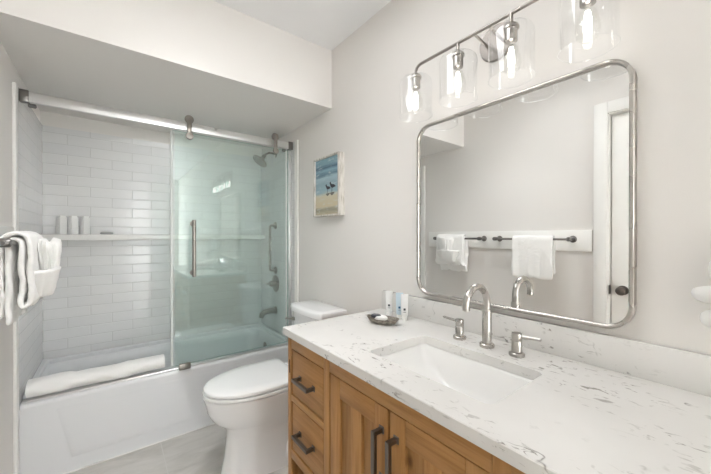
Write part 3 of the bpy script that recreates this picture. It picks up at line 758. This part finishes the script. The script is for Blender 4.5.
obj('sink_bowl', b, M['sink'], sk, ang=60)
b = B(); lathe(b, [(.022, 0), (.023, .003), (.016, .005), (.014, .002), (.0, .002)], (cx, cy, .7281), 'z', 20, True, False); obj('drain', b, M['nickel'], sk)

# faucet
FXX = 1.040
fa = thing('faucet', 'brushed nickel widespread faucet with gooseneck spout and two lever handles', 'faucet', (FXX, .593, CZ1))
b = B()
x0 = 1.024; yc = .591
lathe(b, [(.0, .0), (.024, .0), (.0245, .003), (.0245, .010), (.022, .013), (.0155, .014), (.0155, .125), (.0135, .128), (.0, .128)], (x0, yc, CZ1), 'z', 24, False, False)
R_ = .062
pts = [(x0, yc, CZ1+.12), (x0, yc, CZ1+.145)] + arc((x0-R_, yc, CZ1+.150), R_, 0, PI*.98, 18, 'xz') + [(x0-2*R_+.001, yc, CZ1+.142)]
tube(b, pts, .0118, 16)
obj('spout', b, M['nickel'], fa)
for yy, sg in ((.699, 1), (.489, -1)):
    b = B(); lathe(b, [(.0, 0), (.023, 0), (.0235, .003), (.0235, .009), (.021, .012), (.0155, .013), (.0155, .046), (.0148, .047), (.0148, .049), (.0155, .050), (.0155, .070), (.0145, .072), (.0, .072)], (x0, yy, CZ1), 'z', 24, False, False)
    h = obj('handle', b, M['nickel'], fa)
    b = B(); tube(b, [(x0, yy+sg*.010, CZ1+.063), (x0, yy+sg*.072, CZ1+.067)], [.0052, .0045], 12); obj('lever', b, M['nickel'], h)

# small things on the counter
t = thing('soap_dish', 'small grey stone boat-shaped dish on the counter', 'soap dish', (.935, 1.028, CZ1))
def boat(l, w, z, tip=.0):
    out = []
    for i in range(28):
        a = 2*PI*i/28; u = l*math.cos(a); v = w*math.copysign(abs(math.sin(a))**1.15, math.sin(a))
        ang = math.radians(112)
        zz = z + tip*(abs(math.cos(a))**4)
        u *= 1.1; v *= 1.06
        out.append((.938+u*math.cos(ang)-v*math.sin(ang), 1.028+u*math.sin(ang)+v*math.cos(ang), CZ1+zz))
    return out
b = B(); loft(b, [boat(.040, .024, .0004), boat(.055, .034, .006), boat(.068, .042, .020, .004), boat(.070, .044, .0235, .005), boat(.066, .040, .0235, .005), boat(.055, .032, .012), boat(.035, .020, .008)])
obj('dish', b, M['dish'], t)
b = B(); loft(b, [[(p[0]*.94+.056, p[1], p[2]) for p in boat(.030*s, .022*s, z)] for z, s in ((.0135, .8), (.018, 1), (.026, 1), (.030, .8))])
bmesh.ops.translate(b, vec=(0, .012, 0.0), verts=b.verts)
tag(obj('soap_bar', b, M['plastic']), 'white wrapped soap bar lying in the grey stone dish', 'soap')
b = B(); loft(b, [[(p[0]*.94+.056, p[1], p[2]) for p in boat(.022*s, .019*s, z)] for z, s in ((.0135, .8), (.018, 1), (.024, 1), (.027, .8))])
bmesh.ops.translate(b, vec=(-.008, .034, .006), verts=b.verts)
tag(obj('soap_bar', b, M['ink']), 'dark wrapped soap packet at the far end of the grey stone dish', 'soap')
for i, (x, y, lab, ink) in enumerate(((1.052, 1.107, 'white toiletry tube standing nearest the end of the backsplash', 'ink'), (1.058, 1.044, 'middle toiletry tube with a pale blue front, against the backsplash', 'blue'), (1.048, 1.002, 'white toiletry tube standing nearest the faucet', 'ink'))):
    t = thing('toiletry_tube', lab, 'tube', (x, y, CZ1), 'toiletry tubes on the counter')
    a0 = math.radians(45)
    def tlp(hw, hd, z):
        out = []
        for k_ in range(20):
            a = 2*PI*k_/20; u, v = hd*math.cos(a), hw*math.sin(a)
            out.append((x+u*math.cos(a0)-v*math.sin(a0), y+u*math.sin(a0)+v*math.cos(a0), CZ1+z))
        return out
    b = B(); loft(b, [tlp(.0115, .0115, .018), tlp(.0145, .0140, .022), tlp(.0155, .012, .06), tlp(.0165, .006, .095), tlp(.0168, .0016, .110), tlp(.0168, .0014, .118)])
    obj('tube_body', b, [M['bottle'], M['blue']][0] if i != 1 else paint('pale_blue_plastic', srgb(206, 224, 234), .35, 0), t)
    b = B(); loft(b, [tlp(.0115, .0115, .0004), tlp(.012, .012, .002), tlp(.012, .012, .0175), tlp(.0112, .0112, .018)])
    obj('cap', b, M['plastic'], t)
    b = B()
    for dz, hw, hh in ((.052, .0048, .0048), (.040, .006, .001)):
        v = []
        for p, q in ((-hw, dz-hh), (hw, dz-hh), (hw, dz+hh), (-hw, dz+hh)):
            u = -.0145
            v.append(b.verts.new((x+u*math.cos(a0)-p*math.sin(a0), y+u*math.sin(a0)+p*math.cos(a0), CZ1+q)))
        b.faces.new(v)
    obj('printed_mark', b, paint('blue_mark', srgb(60, 110, 150), .5, 0) if i == 1 else M['ink'], t)

# ------------------------------------------------------------------ mirror
MY0, MY1, MZ0, MZ1 = .221, .992, 1.008, 1.774
MYc, MZc = (MY0+MY1)/2, (MZ0+MZ1)/2
t = thing('wall_mirror', 'large rounded rectangular wall mirror in a brushed metal frame', 'mirror', (XR, MYc, MZc))
b = B()
def ml(ins, x): return [(x, p[0], p[1]) for p in rr2(MYc, MZc, MY1-MY0-2*ins, MZ1-MZ0-2*ins, .070-ins, 12)]
loft(b, [ml(0, XR-.001), ml(0, 1.1175), ml(.0015, 1.1155), ml(.004, 1.1145), ml(.008, 1.1145), ml(.0105, 1.1155), ml(.012, 1.1175), ml(.012, 1.126)], False, False)
obj('frame', b, M['nickel'], t, ang=40)
b = B(); loft(b, [ml(.011, 1.1245), ml(.011, XR-.004)], True, True); obj('mirror_glass', b, M['mirror'], t, smooth=False)

# ------------------------------------------------------------------ vanity light
LX, LZ = 1.035, 2.000
LY = (.924, .715, .514, .304)
t = thing('vanity_light', 'brushed nickel four-light bar with clear glass shades above the mirror', 'wall light', (XR, .595, LZ))
b = B(); rb = .028
tube(b, [(LX, LY[0], LZ-.045)] + [(LX, LY[0]-rb+rb*math.cos(a), LZ-rb+rb*math.sin(a)) for a in [PI/2*i/6 for i in range(7)]] + [(LX, LY[3]+rb-rb*math.cos(a), LZ-rb+rb*math.sin(a)) for a in [PI/2*(6-i)/6 for i in range(7)]] + [(LX, LY[3], LZ-.045)], .0062, 12)
for y in LY[1:3]: tube(b, [(LX, y, LZ), (LX, y, LZ-.045)], .0062, 12)
obj('light_bar', b, M['nickel_dark'], t)
b = B(); lathe(b, [(.0, 0), (.066, 0), (.068, .004), (.064, .014), (.0, .016)], (XR, .620, 1.994), 'x', 36, False, False, sgn=-1); obj('back_plate', b, metal('satin_nickel_plate', (0.25, 0.228, 0.21, 1), 0.42), t)
for y in (.592, .648):
    b = B(); tube(b, [(XR-.014, y, 1.985), (LX, y, LZ)], .0048, 10); obj('arm', b, M['nickel'], t)
for y in LY:
    b = B(); lathe(b, [(.008, -.030), (.012, -.034), (.021, -.040), (.024, -.046), (.024, -.052), (.019, -.054), (.019, -.092), (.016, -.094), (.0, -.094)], (LX, y, LZ), 'z', 24, True, False); obj('socket', b, M['nickel'], t)
    sh = B()
    prof = [(.020, -.050), (.052, -.052), (.063, -.057), (.068, -.066), (.0695, -.078), (.0695, -.2125), (.0708, -.2145)]
    lathe(sh, prof, (LX, y, LZ), 'z', 40, False, False)
    obj('glass_shade', sh, M['shade'], t, ang=70)
    b = B(); lathe(b, [(.0685, -.2122), (.0702, -.2132), (.0702, -.2152), (.0685, -.2162), (.0678, -.2142)], (LX, y, LZ), 'z', 40, False, False)
    obj('shade_rim', b, M['edge'] if 0 else M['shade'], t)
    b = B(); lathe(b, [(.012, -.094), (.014, -.104), (.024, -.128), (.0295, -.150), (.030, -.165), (.025, -.184), (.012, -.194), (.0, -.196)], (LX, y, LZ), 'z', 24, False, False)
    bu = obj('bulb', b, M['bulbglass'], t, ang=80)
    b = B(); lathe(b, [(.0, -.110), (.006, -.112), (.010, -.135), (.010, -.165), (.006, -.182), (.0, -.184)], (LX, y, LZ), 'z', 12, False, False)
    obj('filament', b, M['filament'], bu)

# ------------------------------------------------------------------ towel on a ring at the right edge
t = thing('towel_ring', 'small towel ring on the mirror wall at the right edge, mostly hidden by its towel', 'towel ring', (XR, .02, 1.30))
b = B(); lathe(b, [(.0, 0), (.026, 0), (.026, .006), (.010, .010), (.010, .05), (.0, .052)], (XR, .0, 1.262), 'x', 18, False, False, sgn=-1); obj('bracket', b, M['gunmetal'], t)
b = B(); tube(b, arc((XR-.045, .0, 1.215), .048, PI/2, 2.5*PI, 32, 'yz'), .005, 10, cap=False); obj('ring', b, M['gunmetal'], t)
t = thing('hand_towel', 'white folded hand towel hanging on the mirror wall at the right edge', 'towel', (XR-.05, .02, 1.14))
for nm, yo, hw, z0, z1, dx in (('upper_fold', .010, .076, 1.160, 1.240, .012), ('middle_fold', .016, .096, 1.122, 1.166, .022), ('lower_fold', .012, .086, 1.062, 1.114, .014)):
    b = B(); loops = []
    for i in range(15):
        s = math.sin(PI/2*(-1+2*i/14)); lp = []
        tz = math.sqrt(max(0.0, 1-abs(s)**5))*.85+.15
        for k_ in range(16):
            a = 2*PI*k_/16
            lp.append((XR-.048-dx*0.4+dx*math.cos(a)*tz*1.2+.003*math.sin(9*s), yo+hw*s, (z0+z1)/2+(z1-z0)/2*math.sin(a)*tz+.006*math.sin(4*s+yo*90)))
        loops.append(lp)
    loft(b, loops); obj(nm, b, M['towel'], t, ang=80)
grid = []
for j in range(9):
    q = j/8.; row = []
    for i in range(9):
        p = i/8.
        row.append((XR-.040+.006*noise1(q*5, 1.)*p, -.062+.128*q*(.72+.28*p)+.017*(1-p), 1.262-.185*p))
    grid.append(row)
sheet_obj('hanging_panel', grid, .014, M['towel'], t, disp=.004)
